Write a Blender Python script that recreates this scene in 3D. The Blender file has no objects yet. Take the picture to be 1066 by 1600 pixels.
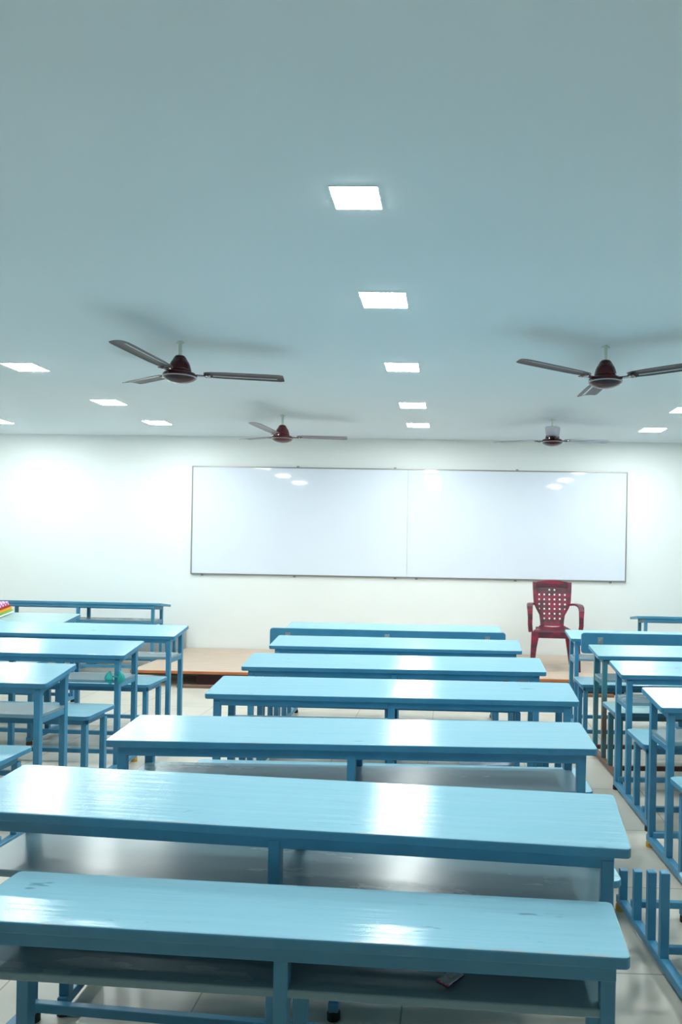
import bpy, bmesh, math, random
from mathutils import Matrix, Vector
random.seed(7)
C = bpy.context.scene.collection
R = math.radians
SC = bpy.context.scene

# ------------------------------------------------------------------ camera
EYE_Z = 1.345
F_PX, YAW, ROLL = 1150.0, R(1.5), 0.0175
PPX, PPY = 674.9, 853.0
cam_data = bpy.data.cameras.new('camera')
cam = bpy.data.objects.new('camera', cam_data); C.objects.link(cam)
cam_data.sensor_fit = 'VERTICAL'; cam_data.sensor_height = 36.0
cam_data.lens = F_PX / 1600 * 36.0
cam_data.shift_x = -(PPX - 533) / 1600
cam_data.shift_y = (PPY - 800) / 1600
cam_data.clip_start = 0.05
cam.matrix_world = (Matrix.Translation((0, 0, EYE_Z)) @ Matrix.Rotation(YAW, 4, 'Z')
                    @ Matrix.Rotation(R(90), 4, 'X') @ Matrix.Rotation(ROLL, 4, 'Z'))
SC.camera = cam

# ------------------------------------------------------------------ world, exposure
w = bpy.data.worlds.new('world'); SC.world = w; w.use_nodes = True
w.node_tree.nodes['Background'].inputs[0].default_value = (0.6, 0.75, 0.85, 1)
w.node_tree.nodes['Background'].inputs[1].default_value = 0.0
SC.view_settings.view_transform = 'Standard'
SC.view_settings.look = 'None'
SC.view_settings.gamma = 1.0
SC.view_settings.use_curve_mapping = False
SC.view_settings.exposure = 1.03
LAMP = 62.0            # radiance of the ceiling panels
LAMP_COLOR = (0.93, 1.0, 0.98, 1)
SC.cycles.max_bounces = 10
SC.cycles.diffuse_bounces = 6
SC.cycles.sample_clamp_indirect = 6.0
SC.cycles.caustics_reflective = False

# ------------------------------------------------------------------ materials
def mat(name, col, rough=0.5, metal=0.0, spec=0.5, col2=None, nscale=8.0, stretch=(1, 1, 1), bump=0.0, coat=0.0,
        n0=0.35, n1=0.7, emit=None, estr=0.0, rough2=None):
    m = bpy.data.materials.new(name); m.use_nodes = True
    nt = m.node_tree; b = nt.nodes['Principled BSDF']
    b.inputs['Base Color'].default_value = (*col, 1)
    b.inputs['Roughness'].default_value = rough
    b.inputs['Metallic'].default_value = metal
    b.inputs['Specular IOR Level'].default_value = spec
    b.inputs['Coat Weight'].default_value = coat
    if emit:
        b.inputs['Emission Color'].default_value = emit; b.inputs['Emission Strength'].default_value = estr
    if col2 or bump or rough2 is not None:
        tc = nt.nodes.new('ShaderNodeTexCoord'); mp = nt.nodes.new('ShaderNodeMapping')
        oi = nt.nodes.new('ShaderNodeObjectInfo'); ad = nt.nodes.new('ShaderNodeVectorMath'); ad.operation = 'ADD'
        ml = nt.nodes.new('ShaderNodeVectorMath'); ml.operation = 'SCALE'; ml.inputs['Scale'].default_value = 1.7
        nt.links.new(oi.outputs['Location'], ml.inputs[0])
        nt.links.new(tc.outputs['Object'], ad.inputs[0]); nt.links.new(ml.outputs[0], ad.inputs[1])
        mp.inputs['Scale'].default_value = stretch
        nz = nt.nodes.new('ShaderNodeTexNoise'); nz.inputs['Scale'].default_value = nscale
        nz.inputs['Detail'].default_value = 6; nz.inputs['Roughness'].default_value = 0.6
        nt.links.new(ad.outputs[0], mp.inputs['Vector']); nt.links.new(mp.outputs[0], nz.inputs['Vector'])
        rp = nt.nodes.new('ShaderNodeMapRange'); rp.inputs['From Min'].default_value = n0; rp.inputs['From Max'].default_value = n1
        nt.links.new(nz.outputs['Fac'], rp.inputs['Value'])
        if col2:
            mx = nt.nodes.new('ShaderNodeMix'); mx.data_type = 'RGBA'
            mx.inputs['A'].default_value = (*col, 1); mx.inputs['B'].default_value = (*col2, 1)
            nt.links.new(rp.outputs[0], mx.inputs['Factor']); nt.links.new(mx.outputs['Result'], b.inputs['Base Color'])
        if rough2 is not None:
            mr = nt.nodes.new('ShaderNodeMapRange'); mr.inputs['To Min'].default_value = rough; mr.inputs['To Max'].default_value = rough2
            nt.links.new(rp.outputs[0], mr.inputs['Value']); nt.links.new(mr.outputs[0], b.inputs['Roughness'])
        if bump:
            bp = nt.nodes.new('ShaderNodeBump'); bp.inputs['Strength'].default_value = bump; bp.inputs['Distance'].default_value = 0.004
            nt.links.new(nz.outputs['Fac'], bp.inputs['Height']); nt.links.new(bp.outputs[0], b.inputs['Normal'])
    return m

def top_paint(name, col, col2, wear=0.0, rough=0.10):
    """glossy enamel on a plank: long faint brush marks, dark scratches, bare wood worn through along the near edge"""
    m = mat(name, col, rough, col2=col2, nscale=5.0, stretch=(0.5, 14, 14), bump=0.30, n0=0.3, n1=0.75, rough2=rough + 0.04)
    nt = m.node_tree; b = nt.nodes['Principled BSDF']
    b.inputs['Anisotropic'].default_value = 0.8        # enamel brushed on along the depth of the plank
    tv = nt.nodes.new('ShaderNodeVectorTransform'); tv.vector_type = 'VECTOR'; tv.convert_from = 'OBJECT'; tv.convert_to = 'WORLD'
    tv.inputs[0].default_value = (0, 1, 0); nt.links.new(tv.outputs[0], b.inputs['Tangent'])
    src = b.inputs['Base Color'].links[0].from_socket
    tc = nt.nodes.new('ShaderNodeTexCoord'); oi = nt.nodes.new('ShaderNodeObjectInfo')
    ml = nt.nodes.new('ShaderNodeVectorMath'); ml.operation = 'SCALE'; ml.inputs['Scale'].default_value = 3.1
    ad = nt.nodes.new('ShaderNodeVectorMath'); ad.operation = 'ADD'
    nt.links.new(oi.outputs['Location'], ml.inputs[0]); nt.links.new(tc.outputs['Object'], ad.inputs[0]); nt.links.new(ml.outputs[0], ad.inputs[1])
    mp = nt.nodes.new('ShaderNodeMapping'); mp.inputs['Scale'].default_value = (9, 40, 40)
    nz = nt.nodes.new('ShaderNodeTexNoise'); nz.inputs['Scale'].default_value = 1.0; nz.inputs['Detail'].default_value = 3
    nt.links.new(ad.outputs[0], mp.inputs[0]); nt.links.new(mp.outputs[0], nz.inputs['Vector'])
    mk = nt.nodes.new('ShaderNodeMapRange'); mk.inputs['From Min'].default_value = 0.70; mk.inputs['From Max'].default_value = 0.76
    mk.inputs['To Max'].default_value = 0.55
    nt.links.new(nz.outputs['Fac'], mk.inputs['Value'])
    m1 = nt.nodes.new('ShaderNodeMix'); m1.data_type = 'RGBA'; m1.inputs['B'].default_value = (0.05, 0.14, 0.2, 1)
    nt.links.new(src, m1.inputs['A']); nt.links.new(mk.outputs[0], m1.inputs['Factor'])
    out = m1.outputs['Result']
    if wear:
        sp = nt.nodes.new('ShaderNodeSeparateXYZ'); nt.links.new(tc.outputs['Object'], sp.inputs[0])
        ey = nt.nodes.new('ShaderNodeMapRange'); ey.inputs['From Min'].default_value = 0.009; ey.inputs['From Max'].default_value = 0.003
        nt.links.new(sp.outputs['Y'], ey.inputs['Value'])
        ez = nt.nodes.new('ShaderNodeMapRange'); ez.inputs['From Min'].default_value = -0.012; ez.inputs['From Max'].default_value = -0.004
        nt.links.new(sp.outputs['Z'], ez.inputs['Value'])
        n2 = nt.nodes.new('ShaderNodeTexNoise'); n2.inputs['Scale'].default_value = 7; n2.inputs['Detail'].default_value = 5
        nt.links.new(ad.outputs[0], n2.inputs['Vector'])
        nr = nt.nodes.new('ShaderNodeMapRange'); nr.inputs['From Min'].default_value = 0.55; nr.inputs['From Max'].default_value = 0.62
        nt.links.new(n2.outputs['Fac'], nr.inputs['Value'])
        a = nt.nodes.new('ShaderNodeMath'); a.operation = 'MULTIPLY'; nt.links.new(ey.outputs[0], a.inputs[0]); nt.links.new(ez.outputs[0], a.inputs[1])
        c = nt.nodes.new('ShaderNodeMath'); c.operation = 'MULTIPLY'; nt.links.new(a.outputs[0], c.inputs[0]); nt.links.new(nr.outputs[0], c.inputs[1])
        d = nt.nodes.new('ShaderNodeMath'); d.operation = 'MULTIPLY'; d.inputs[1].default_value = wear; nt.links.new(c.outputs[0], d.inputs[0])
        m2 = nt.nodes.new('ShaderNodeMix'); m2.data_type = 'RGBA'; m2.inputs['B'].default_value = (0.5, 0.36, 0.25, 1)
        nt.links.new(out, m2.inputs['A']); nt.links.new(d.outputs[0], m2.inputs['Factor']); out = m2.outputs['Result']
    nt.links.new(out, b.inputs['Base Color'])
    return m

BLUE, BLUE2 = (0.25, 0.50, 0.62), (0.285, 0.53, 0.645)
M = dict(
    top=top_paint('blue_enamel_top', BLUE, BLUE2),
    top_worn=top_paint('worn_blue_enamel_top', BLUE, BLUE2, wear=0.4),
    top_green=top_paint('faded_blue_green_top', (0.22, 0.45, 0.50), (0.30, 0.50, 0.50), wear=0.3, rough=0.35),
    top_grey=top_paint('dusty_grey_blue_top', (0.26, 0.42, 0.44), (0.33, 0.47, 0.46), rough=0.4),
    steel=mat('blue_painted_steel', (0.045, 0.225, 0.385), 0.38, col2=(0.065, 0.27, 0.425), nscale=6, bump=0.05),
    steel_green=mat('worn_green_brown_steel', (0.045, 0.19, 0.24), 0.45, col2=(0.13, 0.09, 0.06), nscale=3, n0=0.45, n1=0.65),
    rust=mat('dark_maroon_steel', (0.07, 0.018, 0.018), 0.5, col2=(0.10, 0.05, 0.035), nscale=5),
    shelf=mat('grey_blue_shelf', (0.20, 0.32, 0.37), 0.20, spec=0.35, col2=(0.165, 0.28, 0.33), nscale=2.0, stretch=(1, 3, 3), bump=0.04, rough2=0.30),  # greyer and darker than the desktop blue
    rubber=mat('black_rubber', (0.012, 0.012, 0.012), 0.6),
    yellow=mat('yellow_plastic', (0.55, 0.28, 0.02), 0.5),
    brown_foot=mat('brown_rubber', (0.10, 0.03, 0.02), 0.6),
    bolt=mat('bare_steel', (0.5, 0.52, 0.52), 0.35, metal=0.8),
    wall=mat('white_wall_paint', (0.84, 0.87, 0.86), 0.75, col2=(0.82, 0.855, 0.845), nscale=1.2, bump=0.03),
    ceil=mat('pale_blue_ceiling_paint', (0.69, 0.765, 0.805), 0.8, col2=(0.675, 0.75, 0.79), nscale=0.8),
    skirting=mat('brown_skirting_tile', (0.16, 0.11, 0.09), 0.4),
    board=mat('white_enamel_board', (0.76, 0.82, 0.92), 0.05, spec=0.4, col2=(0.75, 0.815, 0.92), nscale=2),
    alu=mat('grey_aluminium', (0.32, 0.31, 0.29), 0.4, metal=0.6),
    ply=mat('plywood_top', (0.56, 0.44, 0.34), 0.5, col2=(0.46, 0.35, 0.27), nscale=3, stretch=(1, 9, 9)),
    plyedge=mat('orange_wood_edge', (0.50, 0.17, 0.05), 0.5, col2=(0.38, 0.12, 0.04), nscale=5),
    maroon_board=mat('dark_maroon_board', (0.060, 0.012, 0.014), 0.6, col2=(0.03, 0.008, 0.01), nscale=4),
    black_steel=mat('black_steel', (0.015, 0.014, 0.016), 0.45),
    old_wood=mat('brown_timber', (0.22, 0.13, 0.09), 0.6, col2=(0.14, 0.08, 0.05), nscale=6, stretch=(1, 8, 8)),
    grey_panel=mat('grey_sheet', (0.42, 0.44, 0.44), 0.6, col2=(0.38, 0.40, 0.40), nscale=3),
    fan=mat('maroon_brown_fan_enamel', (0.035, 0.004, 0.008), 0.18, spec=0.35, col2=(0.05, 0.006, 0.010), nscale=9),
    fan_red=mat('reddish_brown_fan_enamel', (0.10, 0.016, 0.020), 0.28, spec=0.4, col2=(0.12, 0.022, 0.025), nscale=9),
    blade=mat('brown_blade_enamel', (0.040, 0.030, 0.032), 0.38, spec=0.15, col2=(0.07, 0.045, 0.045), nscale=6),
    blade_pale=mat('pale_grey_blade_enamel', (0.28, 0.29, 0.35), 0.30),
    blade_red=mat('red_brown_blade_enamel', (0.16, 0.10, 0.105), 0.30, col2=(0.19, 0.125, 0.13), nscale=6),
    blade_strip=mat('silver_grey_blade_band', (0.32, 0.36, 0.40), 0.3, metal=0.3),
    rod=mat('cream_rod_paint', (0.62, 0.70, 0.62), 0.4),
    chrome=mat('chrome', (0.75, 0.77, 0.78), 0.12, metal=1.0),
    chair=mat('mottled_maroon_plastic', (0.26, 0.014, 0.045), 0.42, col2=(0.075, 0.024, 0.036), nscale=7, stretch=(1, 1, 2.2), n0=0.42, n1=0.56),
    panel=mat('lit_panel_diffuser', (0.9, 0.9, 0.9), 0.5, emit=LAMP_COLOR, estr=LAMP),
    panel_rim=mat('white_panel_rim', (0.85, 0.87, 0.87), 0.4),
    paper=mat('white_paper', (0.80, 0.83, 0.90), 0.6, col2=(0.70, 0.75, 0.86), nscale=9, bump=0.3),
    navy=mat('navy_print', (0.02, 0.03, 0.16), 0.5),
    teal=mat('teal_cloth', (0.01, 0.30, 0.28), 0.6, col2=(0.02, 0.42, 0.40), nscale=40),
    silver=mat('silver_foil', (0.85, 0.88, 0.88), 0.25, metal=0.3, col2=(0.6, 0.65, 0.62), nscale=60, bump=0.6),
    red_print=mat('red_print', (0.45, 0.08, 0.09), 0.4),
    pages=mat('white_pages', (0.8, 0.8, 0.76), 0.7),
    green_cover=mat('green_cover', (0.20, 0.42, 0.06), 0.5), orange_cover=mat('orange_cover', (0.85, 0.36, 0.02), 0.5),
    red_cover=mat('dark_red_cover', (0.30, 0.02, 0.02), 0.5), white_cover=mat('white_cover', (0.8, 0.85, 0.85), 0.5),
    cloth_dark=mat('dark_cloth', (0.02, 0.02, 0.03), 0.8, col2=(0.6, 0.6, 0.62), nscale=18, n0=0.52, n1=0.56, bump=0.4),
    cloth_yellow=mat('yellow_cloth', (0.6, 0.42, 0.05), 0.8, col2=(0.05, 0.04, 0.03), nscale=25, n0=0.5, n1=0.55, bump=0.4),
)

def checker_mat(name, a, b_, scale):
    m = mat(name, a, 0.5); nt = m.node_tree
    tc = nt.nodes.new('ShaderNodeTexCoord'); ck = nt.nodes.new('ShaderNodeTexChecker')
    ck.inputs['Scale'].default_value = scale; ck.inputs['Color1'].default_value = (*a, 1); ck.inputs['Color2'].default_value = (*b_, 1)
    nt.links.new(tc.outputs['Object'], ck.inputs['Vector']); nt.links.new(ck.outputs['Color'], nt.nodes['Principled BSDF'].inputs['Base Color'])
    return m
M['pink'] = checker_mat('pink_patterned_cover', (0.50, 0.03, 0.22), (0.85, 0.62, 0.75), 60)

def tile_floor():
    m = mat('beige_floor_tiles', (0.60, 0.56, 0.48), 0.30); nt = m.node_tree; b = nt.nodes['Principled BSDF']
    tc = nt.nodes.new('ShaderNodeTexCoord'); mp = nt.nodes.new('ShaderNodeMapping')
    mp.inputs['Location'].default_value = (0.12, 0.05, 0)
    br = nt.nodes.new('ShaderNodeTexBrick'); br.offset = 0.0; br.inputs['Scale'].default_value = 1.0
    br.inputs['Brick Width'].default_value = 0.60; br.inputs['Row Height'].default_value = 0.60
    br.inputs['Mortar Size'].default_value = 0.003; br.inputs['Mortar Smooth'].default_value = 0.2
    br.inputs['Color1'].default_value = (0.60, 0.56, 0.48, 1); br.inputs['Color2'].default_value = (0.63, 0.585, 0.505, 1)
    br.inputs['Mortar'].default_value = (0.30, 0.27, 0.22, 1)
    nt.links.new(tc.outputs['Object'], mp.inputs[0]); nt.links.new(mp.outputs[0], br.inputs['Vector'])
    nz = nt.nodes.new('ShaderNodeTexNoise'); nz.inputs['Scale'].default_value = 3.0; nz.inputs['Detail'].default_value = 6
    nt.links.new(tc.outputs['Object'], nz.inputs['Vector'])
    rp = nt.nodes.new('ShaderNodeMapRange'); rp.inputs['From Min'].default_value = 0.5; rp.inputs['From Max'].default_value = 0.75
    rp.inputs['To Max'].default_value = 0.35
    nt.links.new(nz.outputs['Fac'], rp.inputs['Value'])
    mx = nt.nodes.new('ShaderNodeMix'); mx.data_type = 'RGBA'; mx.inputs['B'].default_value = (0.33, 0.29, 0.235, 1)
    nt.links.new(br.outputs['Color'], mx.inputs['A']); nt.links.new(rp.outputs[0], mx.inputs['Factor'])
    nt.links.new(mx.outputs['Result'], b.inputs['Base Color'])
    return m
M['floor'] = tile_floor()

# ------------------------------------------------------------------ mesh helpers
class MB:
    def __init__(s): s.v = []; s.f = []
    def box(s, x0, x1, y0, y1, z0, z1):
        n = len(s.v)
        s.v += [(x0, y0, z0), (x1, y0, z0), (x1, y1, z0), (x0, y1, z0), (x0, y0, z1), (x1, y0, z1), (x1, y1, z1), (x0, y1, z1)]
        s.f += [tuple(n + i for i in q) for q in ((3, 2, 1, 0), (4, 5, 6, 7), (0, 1, 5, 4), (1, 2, 6, 5), (2, 3, 7, 6), (3, 0, 4, 7))]
        return s
    def bar(s, a, b, wd, hg=None, up=(0, 0, 1)):
        """square bar from a to b"""
        hg = hg or wd; a, b = Vector(a), Vector(b); d = (b - a).normalized(); u = Vector(up)
        if abs(d.dot(u)) > 0.99: u = Vector((0, 1, 0))
        r = d.cross(u).normalized(); u = r.cross(d).normalized(); n = len(s.v)
        for p in (a, b):
            for i, j in ((-1, -1), (1, -1), (1, 1), (-1, 1)):
                s.v.append(tuple(p + r * (i * wd / 2) + u * (j * hg / 2)))
        s.f += [tuple(n + i for i in q) for q in ((0, 1, 2, 3), (7, 6, 5, 4), (4, 5, 1, 0), (5, 6, 2, 1), (6, 7, 3, 2), (7, 4, 0, 3))]
        return s
    def poly(s, pts, z0, z1):
        """upright prism over an outline (counter-clockwise)"""
        n = len(s.v); k = len(pts)
        s.v += [(x, y, z0) for x, y in pts] + [(x, y, z1) for x, y in pts]
        s.f += [tuple(n + i for i in range(k - 1, -1, -1)), tuple(n + k + i for i in range(k))]
        s.f += [(n + i, n + (i + 1) % k, n + k + (i + 1) % k, n + k + i) for i in range(k)]
        return s
    def lathe(s, prof, seg=32, c=(0, 0)):
        n = len(s.v); m = len(prof)
        for r, z in prof:
            for i in range(seg):
                t = 2 * math.pi * i / seg; s.v.append((c[0] + r * math.cos(t), c[1] + r * math.sin(t), z))
        for j in range(m - 1):
            for i in range(seg):
                a, b = n + j * seg + i, n + j * seg + (i + 1) % seg
                s.f.append((a, b, b + seg, a + seg))
        s.f.append(tuple(n + i for i in range(seg - 1, -1, -1))); s.f.append(tuple(n + (m - 1) * seg + i for i in range(seg)))
        return s
    def loft(s, rings, cap=True):
        n = len(s.v); k = len(rings[0])
        for r in rings: s.v += [tuple(p) for p in r]
        for j in range(len(rings) - 1):
            for i in range(k):
                a, b = n + j * k + i, n + j * k + (i + 1) % k
                s.f.append((a, b, b + k, a + k))
        if cap:
            s.f.append(tuple(n + i for i in range(k - 1, -1, -1))); s.f.append(tuple(n + (len(rings) - 1) * k + i for i in range(k)))
        return s
    def mesh(s, name):
        me = bpy.data.meshes.new(name); me.from_pydata(s.v, [], s.f)
        bm = bmesh.new(); bm.from_mesh(me); bmesh.ops.recalc_face_normals(bm, faces=bm.faces); bm.to_mesh(me); bm.free()
        return me

def obj(name, me, m, parent=None, bevel=0.0, seg=2, smooth=False, loc=None, rot=None):
    if isinstance(me, MB): me = me.mesh(name)
    o = bpy.data.objects.new(name, me); C.objects.link(o)
    if not me.materials: me.materials.append(m)
    elif me.materials[0] != m:
        o.material_slots[0].link = 'OBJECT'; o.material_slots[0].material = m
    if parent: o.parent = parent
    if loc: o.location = loc
    if rot: o.rotation_euler = rot
    if bevel:
        b = o.modifiers.new('edge_rounding', 'BEVEL'); b.width = bevel; b.segments = seg; b.limit_method = 'ANGLE'; b.angle_limit = R(40)
    if smooth or bevel:
        me.shade_smooth() if smooth else None
    return o

def tag(o, label=None, cat=None, group=None, kind=None):
    if label: o['label'] = label
    if cat: o['category'] = cat
    if group: o['group'] = group
    if kind: o['kind'] = kind
    return o
def shaded_rim(o):
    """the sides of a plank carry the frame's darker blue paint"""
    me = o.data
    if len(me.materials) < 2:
        me.materials.append(M['steel'])  # darker blue on the side faces paints in their shade
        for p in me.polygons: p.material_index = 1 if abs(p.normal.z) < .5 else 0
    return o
def thing(name, label, cat, loc=(0, 0, 0), rz=0.0, group=None):
    o = bpy.data.objects.new(name, None); C.objects.link(o); o.location = loc; o.rotation_euler = (0, 0, rz); o.empty_display_size = 0.1
    return tag(o, label, cat, group)
def struct(name, mb, m, **k): return tag(obj(name, mb, m, **k), kind='structure')

def rounded(x0, x1, y0, y1, r, n=5):
    pts = []
    for cx, cy, a0 in ((x1 - r, y0 + r, -90), (x1 - r, y1 - r, 0), (x0 + r, y1 - r, 90), (x0 + r, y0 + r, 180)):
        for i in range(n + 1):
            a = R(a0 + 90 * i / n); pts.append((cx + r * math.cos(a), cy + r * math.sin(a)))
    return pts

# ------------------------------------------------------------------ the room
XL, XR, YB, YW, ZC = -5.6, 4.3, -4.6, 8.28, 2.54
struct('floor', MB().box(XL - .2, XR + .2, YB - .2, YW + .2, -0.1, 0), M['floor'])
struct('ceiling', MB().box(XL - .2, XR + .2, YB - .2, YW + .2, ZC, ZC + .1), M['ceil'])
struct('wall_front', MB().box(XL - .2, XR + .2, YW, YW + .2, 0, ZC), M['wall'])
struct('wall_back', MB().box(XL - .2, XR + .2, YB - .2, YB, 0, ZC), M['wall'])
struct('wall_left', MB().box(XL - .2, XL, YB, YW, 0, ZC), M['wall'])
struct('wall_right', MB().box(XR, XR + .2, YB, YW, 0, ZC), M['wall'])
struct('baseboard_front', MB().box(XL, XR, YW - .012, YW, 0, .09), M['skirting'])

# ------------------------------------------------------------------ bench desks
def cached(key, fn, store={}):
    if key not in store: store[key] = fn().mesh(key if isinstance(key, str) else key[0])
    return store[key]
RAIL_X = 0.78
def bench_desk(loc, ang, label, group, zn=0.685, rise=0.035, L=1.63, depth=0.275, bench=True, backrest=None, top='top', steel='steel',
               rail='steel', low='steel', shelf_z=0.538, feet=None, shelf='shelf', seat='top', overhang=0.035, turned=False):
    """local frame: x along the desk, y=0 at the edge where the pupil sits, bench on the -y side"""
    root = thing('bench_desk' if bench else 'school_desk', label, 'desk', (loc[0], loc[1], 0), ang + (math.pi if turned else 0), group)
    t = 0.024; tilt = math.atan2(rise, depth); k = (round(zn, 3), round(rise, 3), round(L, 3), round(depth, 3), round(overhang, 3), bench)
    lx = L / 2 - overhang - 0.015
    xs = (-lx, 0, lx)
    shaded_rim(obj('tabletop', cached(('tabletop', L, depth), lambda: MB().poly(rounded(-L / 2, L / 2, 0, depth, 0.013), -t, 0)), M[top], root, bevel=0.0035,
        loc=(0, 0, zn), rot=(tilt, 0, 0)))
    def frame():
        m = MB(); z0, z1 = -t - 0.032, -t
        m.box(-lx - .015, lx + .015, 0.014, 0.044, z0, z1).box(-lx - .015, lx + .015, depth - .045, depth - .015, z0, z1)
        for x in xs: m.box(x - .014, x + .014, 0.044, depth - .045, z0, z1)
        return m
    obj('top_frame', cached(('top_frame',) + k, frame), M[steel], root, bevel=0.002, seg=1, loc=(0, 0, zn), rot=(tilt, 0, 0))
    yn, yf = 0.030, depth - 0.030
    base_z = 0.052
    for x in xs:
        for y in (yn, yf):
            h = zn - t - 0.012 + rise * y / depth
            lg = obj('leg', cached(('leg', round(h, 3)), lambda: MB().box(-.0145, .0145, -.0145, .0145, base_z, h)), M[steel], root, bevel=0.002, seg=1, loc=(x, y, 0))
    obj('shelf', cached(('shelf',) + k, lambda: MB().poly(rounded(-lx - .012, lx + .012, yn - .012, yf - .002, 0.012, 3), shelf_z - .018, shelf_z)), M[shelf], root, bevel=0.003)
    def sframe():
        m = MB()
        for x in xs: m.box(x - .0125, x + .0125, yn + .014, yf - .014, shelf_z - .044, shelf_z - .019)
        m.box(-lx, lx, yf - .012, yf + .012, shelf_z - .044, shelf_z - .019)
        return m
    obj('shelf_frame', cached(('shelf_frame',) + k, sframe), M[steel], root, bevel=0.002, seg=1)
    yb = -0.355 if bench else -0.005
    feet = feet or {}
    for i, x in enumerate(xs):
        br = obj('base_rail', cached(('base_rail', bench, depth), lambda: MB().box(-.0145, .0145, yb, depth, .024, .053)), M[rail], root, bevel=0.002, seg=1, loc=(x, 0, 0))
        for j, y in enumerate((yb + .015, depth - .015)):
            fm = M[feet.get((i, j), 'rubber')]
            obj('rubber_foot', cached('rubber_foot', lambda: MB().lathe([(.019, 0), (.019, .018), (.015, .026)], 14)), fm, br, loc=(0, y, 0))
    obj('crossbar', cached(('crossbar',) + k, lambda: MB().bar((-lx, yf - .02, .066), (lx, yf - .02, .066), .022, .026)), M[low], root, bevel=0.002, seg=1)
    if bench:
        obj('crossbar', cached(('crossbar_b',) + k, lambda: MB().bar((-lx, -.235, .066), (lx, -.235, .066), .022, .026)), M[low], root, bevel=0.002, seg=1)
        shaded_rim(obj('bench_seat', cached(('bench_seat', L), lambda: MB().poly(rounded(-L / 2 + .01, L / 2 - .01, -.375, -.065, .025), .398, .42)), M[seat], root, bevel=0.0035))
        def bframe():
            m = MB(); m.box(-lx, lx, -.345, -.317, .366, .3975).box(-lx, lx, -.145, -.117, .366, .3975)
            for x in xs: m.box(x - .0125, x + .0125, -.317, -.145, .366, .3975)
            return m
        obj('bench_frame', cached(('bench_frame',) + k, bframe), M[steel], root, bevel=0.002, seg=1)
        for x in xs:
            for y in (-.331, -.131):
                obj('bench_leg', cached('bench_leg', lambda: MB().box(-.0145, .0145, -.0145, .0145, base_z, .367)), M[steel], root, bevel=0.002, seg=1, loc=(x, y, 0))
    if backrest:
        z0, z1 = backrest
        def plank():
            m = MB(); pts = rounded(-L / 2 - .0, L / 2 + .0, z0, z1, .02)
            m.poly(pts, 0.392, 0.412)
            m.v = [(x, -z, y) for x, y, z in m.v]
            return m
        bk = obj('backrest', cached(('backrest', z0, z1), plank), M['steel'], root, bevel=0.004)
        for x in xs:
            bx = x * 0.9
            p = obj('backrest_post', cached(('backrest_post', z0), lambda: MB().bar((0, -.362, .39), (0, -.380, z1 - .03), .028, .012, up=(0, 1, 0))), M['steel'], root, loc=(bx, 0, 0))
            q = obj('backrest_bracket', cached(('backrest_bracket', z0), lambda: MB().box(-.018, .018, -.4165, -.4125, z1 - .075, z1 - .030)
                    .lathe([(.006, z1 - .06), (.006, z1 - .045)], 8, c=(0, -.418))), M['bolt'], root, bevel=0.001, seg=1, loc=(bx, 0, 0))
    return root

def mid(a, b): return ((a[0] + b[0]) / 2, (a[1] + b[1]) / 2)
def by_right(x, y, ang, L=1.63):   # centre of the near edge from its right corner
    return (x - L / 2 * math.cos(ang), y - L / 2 * math.sin(ang))
def by_left(x, y, ang, L=1.63):
    return (x + L / 2 * math.cos(ang), y + L / 2 * math.sin(ang))
GC, GL, GR = 'desks of the middle column', 'desks of the left column', 'desks of the right column'

# the middle column, nearest first
a = R(-2.8)
bench_desk(by_right(.353, 1.392, a, 1.352), a, 'low blue desk nearest the viewer, with a silver wrapper on its shelf', GC, zn=.577, rise=0.0, L=1.352, depth=.222,
           bench=False, top='top_worn', shelf_z=.466, overhang=.025, feet={(1, 1): 'yellow'})
a = R(-4.5)
bench_desk(by_right(.410, 1.630, a), a, 'blue desk directly behind the lowest nearest desk, slightly askew, worn front edge', GC, bench=False, rise=.026, depth=.288, top='top_worn')
a = R(1.4)
bench_desk(mid((-1.131, 2.397), (.495, 2.443)), a, 'wide blue desk of the middle column, third from the viewer', GC, rise=.017, depth=.298, top='top_worn', feet={(0, 1): 'yellow'})
a = R(0.4)
bench_desk(mid((-1.061, 3.173), (.564, 3.190)), a, 'middle-column blue desk, fourth counting from the whiteboard end', GC, rise=.030, depth=.282)
a = R(1.2)
bench_desk(mid((-1.112, 3.888), (.524, 3.931)), a, 'middle-column blue desk, third counting from the whiteboard end', GC)
a = R(-0.3)
bench_desk(mid((-1.178, 4.715), (.480, 4.705)), a, 'middle-column blue desk pushed up against the bench with the bolted backrest', GC)
a = R(1.2)
bench_desk((-.435, 5.565), R(-.3), 'farthest middle-column blue desk whose bench has a bolted plank backrest', GC, backrest=(.605, .748), L=1.66)
# the left column
a = R(-1.2)
bench_desk(by_right(-1.838, 3.31, a), a, 'left-column blue desk nearest the viewer, cut off by the left edge, glare on top', GL, rise=.05, feet={(2, 1): 'yellow'})
bench_desk(by_right(-1.866, 4.18, a), a, 'left-column blue desk with a teal rag tied to its shelf', GL, rise=.05, feet={(2, 1): 'yellow'})
bench_desk(by_right(-1.910, 5.06, a), a, 'left-column blue desk standing right in front of the left platform corner', GL, rise=.05, feet={(1, 0): 'brown_foot'})
bench_desk(by_right(-3.072, 5.77, a), a, 'dusty grey-topped blue desk at the far left carrying a stack of books', GL, rise=.045, top='top_grey', seat='top_grey')
a = R(-0.6)
bench_desk((-3.77, 7.62), a, 'blue desk at the far left turned towards the front wall, dark against the white wall', GL, rise=.035, turned=True, overhang=.075, L=1.72)
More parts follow.
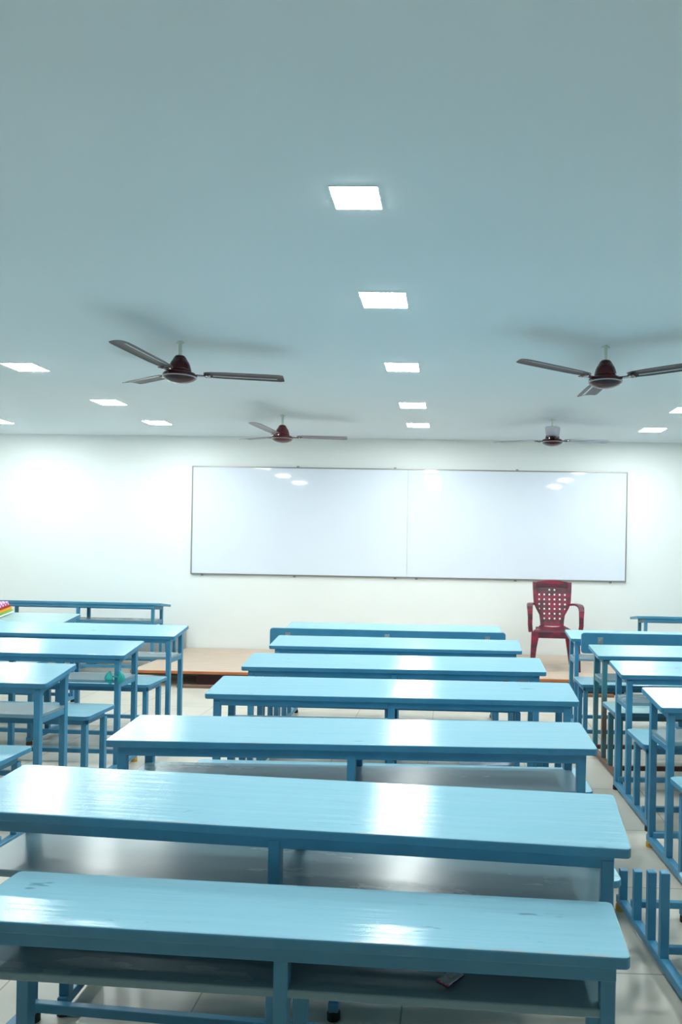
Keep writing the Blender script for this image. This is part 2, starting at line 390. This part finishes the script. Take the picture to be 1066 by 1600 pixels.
# the right column
a = R(0.5)
bench_desk(by_left(.888, 5.41, a), a, 'blue desk by the maroon chair whose bench has a broad plank backrest', GR, backrest=(.637, .777))
a = R(2.5)
bench_desk(by_left(.918, 4.56, a), a, 'faded green-blue desk with brown worn legs behind the backrest bench on the right', GR, top='top_green', steel='steel_green',
           rail='old_wood', low='rust', seat='top_green')
a = R(2.0)
bench_desk(by_left(.908, 3.89, a), a, 'pale blue desk second from the viewer in the right column', GR)
a = R(3.5)
bench_desk(by_left(.892, 3.10, a), a, 'pale blue desk at the right edge, nearest the viewer in the right column', GR, feet={(0, 1): 'yellow'})
a = R(0.5)
bench_desk((2.62, 7.26), a, 'blue desk beyond the right column turned towards the front wall', GR, rise=.035, turned=True, overhang=.075, L=1.72)

# made-up rack standing in for cut-off desk legs in the right aisle
sb = thing('stand_in_rack', 'made-up low blue steel rack standing in for cut-off desk legs at lower right', 'rack', (0, 0, 0))
def rx(y): return .655 + (2.79 - y) * .10
obj('base_rail', MB().bar((rx(2.78), 2.78, .038), (rx(2.0), 2.0, .038), .030, .028), M['steel'], sb, bevel=.002, seg=1)
obj('base_rail', MB().bar((rx(2.78) + .21, 2.70, .038), (rx(2.0) + .25, 2.0, .038), .030, .028), M['steel'], sb, bevel=.002, seg=1)
for y in (2.745, 2.60, 2.47, 2.36, 2.16):
    obj('post', MB().bar((rx(y), y, .05), (rx(y), y, .16 + (2.745 - y) * .42), .028), M['steel'], sb, bevel=.002, seg=1)
for y in (2.66, 2.16):
    obj('post', MB().bar((rx(y) + .22, y, .05), (rx(y) + .22, y, .215), .028), M['steel'], sb, bevel=.002, seg=1)
obj('stand_in_plank', MB().poly(rounded(.80, .96, 2.02, 2.56, .02), .216, .238), M['top'], sb, bevel=.004)
for y in (2.66, 2.36, 2.16):
    obj('crossbar', MB().bar((rx(y), y, .075), (rx(y) + .23, y, .075), .02, .024), M['steel'], sb, bevel=.002, seg=1)
for x, y, mm in ((rx(2.77), 2.765, 'yellow'), (rx(2.01), 2.02, 'rubber'), (rx(2.77) + .215, 2.69, 'rubber'), (rx(2.01) + .25, 2.02, 'rubber')):
    obj('rubber_foot', MB().lathe([(.019, 0), (.019, .018), (.015, .027)], 14, c=(x, y)), M[mm], sb)

# ------------------------------------------------------------------ platform
PZ = .145
pf = thing('teaching_platform', 'low plywood teaching platform with orange front edge along the white front wall', 'platform', (0, 0, 0))
PX0, PX1, PY0, PY1 = -2.96, 1.66, 6.76, 8.262
obj('deck', MB().box(PX0, PX1, PY0 + .018, PY1, PZ - .018, PZ), M['ply'], pf, bevel=.002, seg=1)
obj('edge_strip', MB().box(PX0, PX1, PY0, PY0 + .018, PZ - .026, PZ - .001).box(PX0 - .004, PX0, PY0, PY1, PZ - .024, PZ - .001), M['plyedge'], pf, bevel=.002, seg=1)
for x in (-2.94, -1.4, .1, 1.64):
    for y in (PY0 + .04, PY1 - .04):
        obj('leg', MB().box(x - .016, x + .016, y - .016, y + .016, 0, PZ - .026), M['black_steel'], pf, bevel=.002, seg=1)
obj('frame', MB().box(PX0 + .01, PX1 - .01, PY0 + .025, PY0 + .055, PZ - .045, PZ - .0185).box(PX0 + .01, PX1 - .01, PY1 - .055, PY1 - .025, PZ - .045, PZ - .0185)
    .box(-2.955, -2.925, PY0 + .055, PY1 - .055, PZ - .045, PZ - .0185), M['black_steel'], pf)
obj('brace', MB().bar((-2.70, 7.5, .02), (-2.15, 6.95, .10), .03, .03), M['old_wood'], pf)
obj('back_panel', MB().box(-2.36, PX1 - .04, 6.818, 6.83, 0.0, PZ - .0185), M['maroon_board'], pf)
# planks stored beneath the platform
for i, (x0, x1, y0) in enumerate(((-2.5, -.3, 6.70), (-.2, 1.5, 6.70))):
    tag(obj('wooden_batten', MB().box(x0, x1, y0, y0 + .05, 0, .026), M['old_wood'], bevel=.002, seg=1),
        ('brown timber batten lying under the left front edge of the platform', 'brown timber batten lying under the right front edge of the platform')[i], 'batten', 'battens under the platform')
tag(obj('grey_panel', MB().box(-4.9, -2.985, 8.235, 8.262, 0.0, .40), M['grey_panel'], bevel=.003),
    'low grey sheet standing against the front wall behind the far left desk', 'panel')

# ------------------------------------------------------------------ whiteboard
BX0, BX1, BZ0, BZ1 = -2.945, 1.957, .980, 2.205
wb = thing('whiteboard', 'long two-panel whiteboard in a thin grey frame on the front wall', 'whiteboard', ((BX0 + BX1) / 2, YW, BZ0))
hw, hh = (BX1 - BX0) / 2, BZ1 - BZ0
for s in (-1, 1):
    x0, x1 = (-hw + .012, -.0025) if s < 0 else (.0025, hw - .012)
    obj('writing_panel', MB().box(x0, x1, -.020, -.001, .012, hh - .012), M['board'], wb, bevel=.0015, seg=1)
obj('frame', MB().box(-hw, hw, -.024, -.001, 0, .012).box(-hw, hw, -.024, -.001, hh - .012, hh).box(-hw, -hw + .012, -.024, -.001, .012, hh - .012)
    .box(hw - .012, hw, -.024, -.001, .012, hh - .012), M['alu'], wb, bevel=.001, seg=1)
for x in (-2.32, -1.27, -.13, .11, 1.22, 2.28):
    obj('clip', MB().box(x - .014, x + .014, -.018, -.001, -.016, .002), M['alu'], wb, bevel=.002, seg=1)
for x in (-1.25, -.15, 1.22):
    obj('clip', MB().box(x - .014, x + .014, -.018, -.001, hh - .002, hh + .014), M['alu'], wb, bevel=.002, seg=1)

# ------------------------------------------------------------------ ceiling light panels
def light_panel(x, y, label, k=1.0):
    t = thing('ceiling_light', label, 'ceiling light', (x, y, ZC), 0, 'square ceiling light panels')
    s = .1125; t.scale = (k, k, 1)
    obj('frame', cached('light_frame', lambda: MB().box(-s, s, -s, -s + .005, -.004, 0).box(-s, s, s - .005, s, -.004, 0)
        .box(-s, -s + .005, -s + .005, s - .005, -.004, 0).box(s - .005, s, -s + .005, s - .005, -.004, 0)), M['panel_rim'], t)
    obj('diffuser', cached('light_diffuser', lambda: MB().box(-s + .005, s - .005, -s + .005, s - .005, -.005, -.0005)), M['panel'], t)
CX_, LX_, RX_ = -.347, -2.98, 1.985
mids = ('topmost of the central line of square ceiling lights', 'square ceiling light second from the top of the central line',
        'middle one of the five square ceiling lights in the central line', 'square ceiling light second from the wall in the central line',
        'square ceiling light nearest the whiteboard in the central line')
for y, l in zip((2.525, 3.577, 4.919, 6.259, 7.283), mids): light_panel(CX_, y, l, .74 if y < 3 else 1.0)
for y, l in zip((5.04, 6.29, 7.335), ('square ceiling light at the left edge beside the big left fan', 'square ceiling light below the pale blade of the large left fan',
                                      'square ceiling light near the wall between left edge and small left fan')): light_panel(LX_, y, l)
light_panel(-4.66, 7.40, 'sliver of square ceiling light at the left edge just above the wall')
for y, l in zip((6.32, 7.38), ('sliver of square ceiling light at the right edge below the right fan', 'square ceiling light close to the wall at the far right')): light_panel(RX_, y, l)
for x, y in ((CX_, 1.35), (LX_, 3.6), (LX_, 2.2), (RX_, 5.0), (RX_, 3.6), (RX_, 2.2)):  # added out of view for illumination; some are read off board glare
    light_panel(x, y, 'unseen square ceiling light panel added outside the picture frame')

# ------------------------------------------------------------------ ceiling fans
def fan(x, y, deg, label, motor, blade, zb=2.362):
    t = thing('ceiling_fan', label, 'ceiling fan', (x, y, ZC), 0, 'three-bladed ceiling fans')
    z = zb - ZC
    obj('rod', MB().lathe([(.011, z + .06), (.011, -.004)], 14), M['rod'], t, smooth=False)
    obj('ceiling_hook', MB().lathe([(.013, -.014), (.016, -.004), (.016, 0)], 16).bar((-.024, 0, -.010), (.024, 0, -.010), .006), M['rod'], t)
    obj('canopy', MB().lathe([(.012, z + .094), (.026, z + .090), (.036, z + .078), (.038, z + .070), (.042, z + .068), (.045, z + .058), (.050, z + .055),
                              (.058, z + .036), (.064, z + .012), (.066, z - .004)], 36), M[motor], t, smooth=True)
    obj('motor', MB().lathe([(.064, z - .003), (.088, z - .012), (.098, z - .022), (.100, z - .034), (.094, z - .042), (.080, z - .054), (.052, z - .066), (.020, z - .072), (.0, z - .073)], 40),
        M[motor], t, smooth=True)
    obj('trim_ring', MB().lathe([(.097, z - .041), (.1005, z - .038), (.1005, z - .036), (.097, z - .034)], 40), M['blade_strip'], t, smooth=True)
    for k in range(3):
        th = R(deg + 120 * k)
        bl = bpy.data.objects.new('blade', cached(('blade', blade), lambda: blade_mesh())); C.objects.link(bl)
        if not bl.data.materials: bl.data.materials.append(M[blade])
        bl.parent = t; bl.rotation_euler = (0, 0, th); bl.location = (0, 0, z - .010)
        st = obj('blade_band', cached('blade_band', band_mesh), M['blade_strip'], bl)
        br = obj('blade_arm', cached(('blade_arm', motor), lambda: MB().box(.085, .165, -.020, .020, -.012, -.006).box(.14, .175, -.038, .038, -.010, -.005)), M[motor], bl, bevel=.003)
        for q, (px, py) in enumerate(((.152, -.024), (.152, .024))):
            obj('screw', cached('blade_screw', lambda: MB().lathe([(.006, -.014), (.006, -.002)], 10)), M['chrome'], br, loc=(px, py, 0))
    return t
PITCH = R(-5)
def blade_section(r, wd, off=0.0):
    """ring of one blade at radius r: slightly cambered, pitched"""
    pts = []; n = 7; th = .0028
    for sgn in (1, -1):
        for i in range(n):
            u = -1 + 2 * i / (n - 1); u = u if sgn > 0 else -u
            yy = u * wd / 2; zz = .006 * (1 - u * u) + sgn * th / 2
            c, s = math.cos(PITCH), math.sin(PITCH)
            pts.append((r + off * u, c * yy - s * zz, s * yy + c * zz + max(0, r - .1) * .035))
    return pts
def blade_mesh():
    rs = [(.135, .070), (.150, .092), (.175, .104), (.25, .120), (.40, .126), (.54, .129), (.590, .127), (.612, .108)]
    return MB().loft([blade_section(r, w_, .012 if r > .55 else 0) for r, w_ in rs])
def band_mesh():
    rings = []
    for r in (.19, .30, .45, .575):
        pts = []
        for u in (.32, .62):
            for dz in (-.0036, .0036):
                yy = u * .113 / 2; zz = .006 * (1 - u * u) + dz; c, s = math.cos(PITCH), math.sin(PITCH)
                pts.append((r, c * yy - s * zz, s * yy + c * zz + (r - .1) * .035))
        rings.append([pts[0], pts[1], pts[3], pts[2]])
    return MB().loft(rings)
fan(-1.636, 4.351, 20, 'large dark maroon ceiling fan on the left with one blade raised to upper left', 'fan', 'blade')
fan(.890, 4.353, 90, 'dark maroon ceiling fan on the right with a blade leaving the frame', 'fan', 'blade')
fan(-1.586, 6.805, 20, 'small-looking reddish ceiling fan hanging above the left whiteboard panel', 'fan_red', 'blade_red', 2.352)
fan(.923, 6.858, 22.5, 'ceiling fan near the wall with one blade pointing straight at the viewer', 'fan', 'blade_pale', 2.362)

# ------------------------------------------------------------------ plastic armchair
def armchair(loc, rz):
    t = thing('plastic_armchair', 'maroon plastic armchair with a holed basket-weave back standing on the platform', 'chair', loc, rz)
    m = M['chair']
    SZ = .395                                             # seat height; local -y is the front
    # backrest: a grid with square holes, curved and reclined
    def hwid(v):                                          # half width of the back by height fraction
        tab = ((0, .118), (.12, .120), (.25, .130), (.36, .158), (.48, .185), (.62, .192), (.80, .197), (1.0, .200))
        for (a, wa), (b, wb_) in zip(tab, tab[1:]):
            if v <= b: return wa + (wb_ - wa) * (v - a) / (b - a)
        return tab[-1][1]
    ZB0, ZB1 = SZ + .0, .845
    def bp(x, v, dy=0.0):
        z = ZB0 + (ZB1 - ZB0) * v
        return (x, .175 + .10 * v + .045 * (1 - (x / .2) ** 2) * (0.6 + .4 * v) + dy, z)
    ncol, pitch, hole = 6, .053, .017
    xs = []
    for i in range(ncol):
        c = (i - (ncol - 1) / 2) * pitch; xs += [c - hole / 2, c + hole / 2]
    vs = [0.0]
    nrow = 7
    for j in range(nrow):
        c = .17 + j * .108; vs += [c - .020, c + .020]
    vs.append(.93)
    bm = bmesh.new()
    for side in (0,):
        grid = {}
        for j, v in enumerate(vs):
            W = hwid(v) - .014; row = [-W] + [x for x in xs] + [W]
            row = [max(-W, min(W, x)) for x in row]
            for i, x in enumerate(row): grid[i, j] = bm.verts.new(bp(x, v))
        for j in range(len(vs) - 1):
            for i in range(len(xs) + 1):
                hole_here = (i % 2 == 1) and (j % 2 == 1)
                W = hwid((vs[j] + vs[j + 1]) / 2) - .02
                if hole_here and max(abs(xs[i - 1]), abs(xs[i])) > W: hole_here = False
                if j == 13 and (i < 4 or i > 8): hole_here = False
                if hole_here: continue
                q = [grid[i, j], grid[i + 1, j], grid[i + 1, j + 1], grid[i, j + 1]]
                if (q[0].co - q[1].co).length < 1e-4 and (q[2].co - q[3].co).length < 1e-4: continue
                try: bm.faces.new(q)
                except ValueError: pass
    bmesh.ops.remove_doubles(bm, verts=bm.verts, dist=1e-4)
    bmesh.ops.recalc_face_normals(bm, faces=bm.faces)
    me = bpy.data.meshes.new('back_panel'); bm.to_mesh(me); bm.free()
    o = obj('back_panel', me, m, t); s = o.modifiers.new('thickness', 'SOLIDIFY'); s.thickness = .008; s.offset = 0
    # rim posts and crest rail
    for sg in (-1, 1):
        rings = []
        for v in [i / 12 for i in range(13)]:
            W = hwid(v); x, y, z = bp(sg * (W - .012), v); ww = .017 + .012 * max(0, v - .4)
            ring = [(x - sg * ww * 1.2, y - .012, z), (x + sg * .012, y - .014, z), (x + sg * .014, y + .020, z), (x - sg * .012, y + .020, z)]
            rings.append(ring if sg > 0 else ring[::-1])
        obj('back_post', MB().loft(rings), m, t, bevel=.004)
    rings = []
    for i in range(17):
        u = -1 + 2 * i / 16; x = u * .172; zt = ZB1 + .020 * (1 - u * u); zb = ZB1 - .070 + .018 * (1 - u * u)
        y = bp(x, .95)[1]
        rings.append([(x, y - .016, zb), (x, y + .018, zb), (x, y + .026, zt), (x, y - .010, zt)])
    obj('crest_rail', MB().loft(rings), m, t, bevel=.005)
    # seat
    rings = []
    for i in range(13):
        u = i / 12; y = -.225 + .42 * u; W = .212 - .085 * u ** 1.4
        z = SZ - .004 - .018 * math.sin(math.pi * u) + (-.018 * (1 - u / .12) if u < .12 else 0)
        ring = [(-W, y, z + .012), (-W * .5, y, z), (0, y, z - .004), (W * .5, y, z), (W, y, z + .012),
                (W, y, z - .004), (W * .5, y, z - .012), (0, y, z - .014), (-W * .5, y, z - .012), (-W, y, z - .004)]
        rings.append(ring)
    obj('seat', MB().loft(rings), m, t, bevel=.002, seg=1)
    obj('seat_apron', MB().box(-.205, .205, -.226, -.206, SZ - .075, SZ - .014).bar((-.212, -.21, SZ - .045), (-.150, .18, SZ - .045), .012, .05)
        .bar((.212, -.21, SZ - .045), (.150, .18, SZ - .045), .012, .05), m, t, bevel=.004)
    def leg(top, bot, wt, wb_, sx, dt, db):
        rings = []
        for i in range(9):
            u = i / 8; x = top[0] + (bot[0] - top[0]) * u; y = top[1] + (bot[1] - top[1]) * u; z = top[2] + (bot[2] - top[2]) * u
            w_ = wt + (wb_ - wt) * u; d = dt + (db - dt) * u
            rings.append([(x - sx * w_, y - d * .5, z), (x, y - d * .5, z), (x, y + d * .5, z), (x - sx * w_ * .35, y + d * .5, z)] if sx > 0 else
                         [(x, y - d * .5, z), (x - sx * w_, y - d * .5, z), (x - sx * w_ * .35, y + d * .5, z), (x, y + d * .5, z)])
        return MB().loft(rings)
    for sg in (-1, 1):
        obj('leg', leg((sg * .232, -.205, SZ - .01), (sg * .245, -.235, 0), .070, .040, sg, .05, .04), m, t, bevel=.005)
        obj('leg', leg((sg * .165, .19, SZ - .01), (sg * .215, .235, 0), .050, .036, sg, .05, .04), m, t, bevel=.005)
    # arms: from the back post forward, rounded corner, down to the front leg
    for sg in (-1, 1):
        path = [(sg * .182, .235, .615, .020), (sg * .222, .14, .628, .026), (sg * .240, .02, .632, .029), (sg * .247, -.10, .630, .030), (sg * .250, -.165, .615, .029),
                (sg * .250, -.195, .580, .026), (sg * .248, -.205, .52, .023), (sg * .248, -.207, .45, .022), (sg * .240, -.205, SZ - .02, .022)]
        rings = []
        for i, (x, y, z, h) in enumerate(path):
            p0 = Vector(path[max(0, i - 1)][:3]); p1 = Vector(path[min(len(path) - 1, i + 1)][:3]); d = (p1 - p0).normalized()
            side = Vector((1, 0, 0)); side = (side - d * side.dot(d)).normalized(); up = side.cross(d)
            p = Vector((x, y, z)); a_, b_ = side * h, up * .010
            rings.append([tuple(p - a_ - b_), tuple(p + a_ - b_), tuple(p + a_ + b_), tuple(p - a_ + b_)])
        obj('armrest', MB().loft(rings), m, t, bevel=.006)
    return t
armchair((1.045, 7.42, PZ), R(-3))

# ------------------------------------------------------------------ small things
# books on the dusty desk at the far left (its top slopes up to the back)
BT = math.atan2(.045, .275)
def desk_top_z(y): return .685 + .045 * (y - 5.82) / .275
zz = 0.0
for nm, col, th, lab, dx in (('book', 'white_cover', .010, 'thin white book at the bottom of the stack on the far left desk', .02),
                             ('book', 'green_cover', .016, 'green book second from the bottom of the stack on the far left desk', .012),
                             ('book', 'orange_cover', .020, 'orange book in the middle of the stack on the far left desk', .004),
                             ('book', 'red_cover', .014, 'dark red book under the pink patterned one at far left', -.004),
                             ('book', 'pink', .026, 'pink and white patterned book on top of the stack at far left', -.02)):
    yb0 = 5.84
    t = thing('book', lab, 'book', (-3.78 + dx, yb0, desk_top_z(yb0) + zz + .012), 0, 'stack of books on the far left desk')
    t.rotation_euler = (BT, 0, R(-3))
    obj('cover', MB().box(-.16, .12, 0, .20, 0, .002).box(-.16, .12, 0, .20, th - .002, th).box(.118, .12, 0, .20, .002, th - .002), M[col], t)
    obj('pages', MB().box(-.158, .1175, .003, .197, .0022, th - .0022), M['pages'], t)
    zz += th * math.cos(BT) + .001

def crumpled(name, sx, sy, h, m, loc, rz, label, cat, n=10, seed=1, curl=0.0):
    rnd = random.Random(seed); mb = MB()
    for j in range(n + 1):
        for i in range(n + 1):
            u, v = i / n, j / n; e = min(u, v, 1 - u, 1 - v) * 2
            mb.v.append(((u - .5) * sx, (v - .5) * sy, h * (.25 + .75 * e) * (.35 + .65 * rnd.random()) + curl * (u - .5) ** 2))
    for j in range(n):
        for i in range(n):
            k = j * (n + 1) + i; mb.f.append((k, k + 1, k + n + 2, k + n + 1))
    o = obj(name, mb, m, smooth=True, loc=loc, rot=(0, 0, rz)); s = o.modifiers.new('thickness', 'SOLIDIFY'); s.thickness = .002; s.offset = -1
    s2 = o.modifiers.new('smoothing', 'SUBSURF'); s2.levels = 1; s2.render_levels = 2
    return tag(o, label, cat)
pw = thing('snack_wrapper', 'small crumpled silver wrapper lying on the shelf of the nearest desk', 'wrapper', (.014, 1.478, .4755), R(52))
w1 = crumpled('foil', .052, .030, .010, M['silver'], (0, 0, .002), 0, None, None, seed=3); w1.parent = pw
w2 = obj('printed_end', MB().box(-.026, -.012, -.015, .015, .002, .006), M['red_print'], pw, bevel=.001); 
w3 = obj('underside', MB().box(-.027, .027, -.0155, .0155, .0002, .002), M['navy'], pw)
pp = thing('paper_sheet', 'crumpled white paper with a navy stripe on the floor between middle desks', 'paper', (.25, 4.60, .004), R(4))
w1 = crumpled('sheet', .36, .26, .035, M['paper'], (0, 0, 0), 0, None, None, n=12, seed=5); w1.parent = pp
obj('stripe', MB().box(-.02, .13, -.137, -.131, .008, .016), M['navy'], pp)
rag = MB()
for sx, hh_, ph in ((-1, .030, 0.3), (1, .026, 1.1)):       # two bunched ends either side of the leg, joined round its front
    rings = []
    for k in range(9):
        u = k / 8; rr = (.006 + .015 * math.sin(math.pi * u)) * (1 + .2 * math.sin(5 * u + ph))
        rings.append([(sx * (.026 + .012 * math.sin(3 * u)) + rr * math.cos(q * math.pi / 5) * (1 + .15 * math.sin(q * 2.3 + 4 * u)),
                       -.004 + rr * .8 * math.sin(q * math.pi / 5), -.040 + .075 * u) for q in range(10)])
    rag.loft(rings)
rag.box(-.030, .030, -.002, .006, -.003, .006)
tag(obj('teal_rag', rag, M['teal'], loc=(-1.917, 4.184, .560), bevel=.002), 'small teal rag tied round the front leg of a left desk at shelf height', 'rag')
crumpled('cloth_bundle', .22, .16, .085, M['cloth_dark'], (-3.12, 5.19, .551), .2, 'dark and white cloth bundle on a left desk shelf', 'cloth', n=10, seed=11)
crumpled('yellow_cloth', .10, .12, .08, M['cloth_yellow'], (-2.92, 5.18, .551), .1, 'small yellow cloth beside the dark bundle on a left shelf', 'cloth', n=8, seed=12)
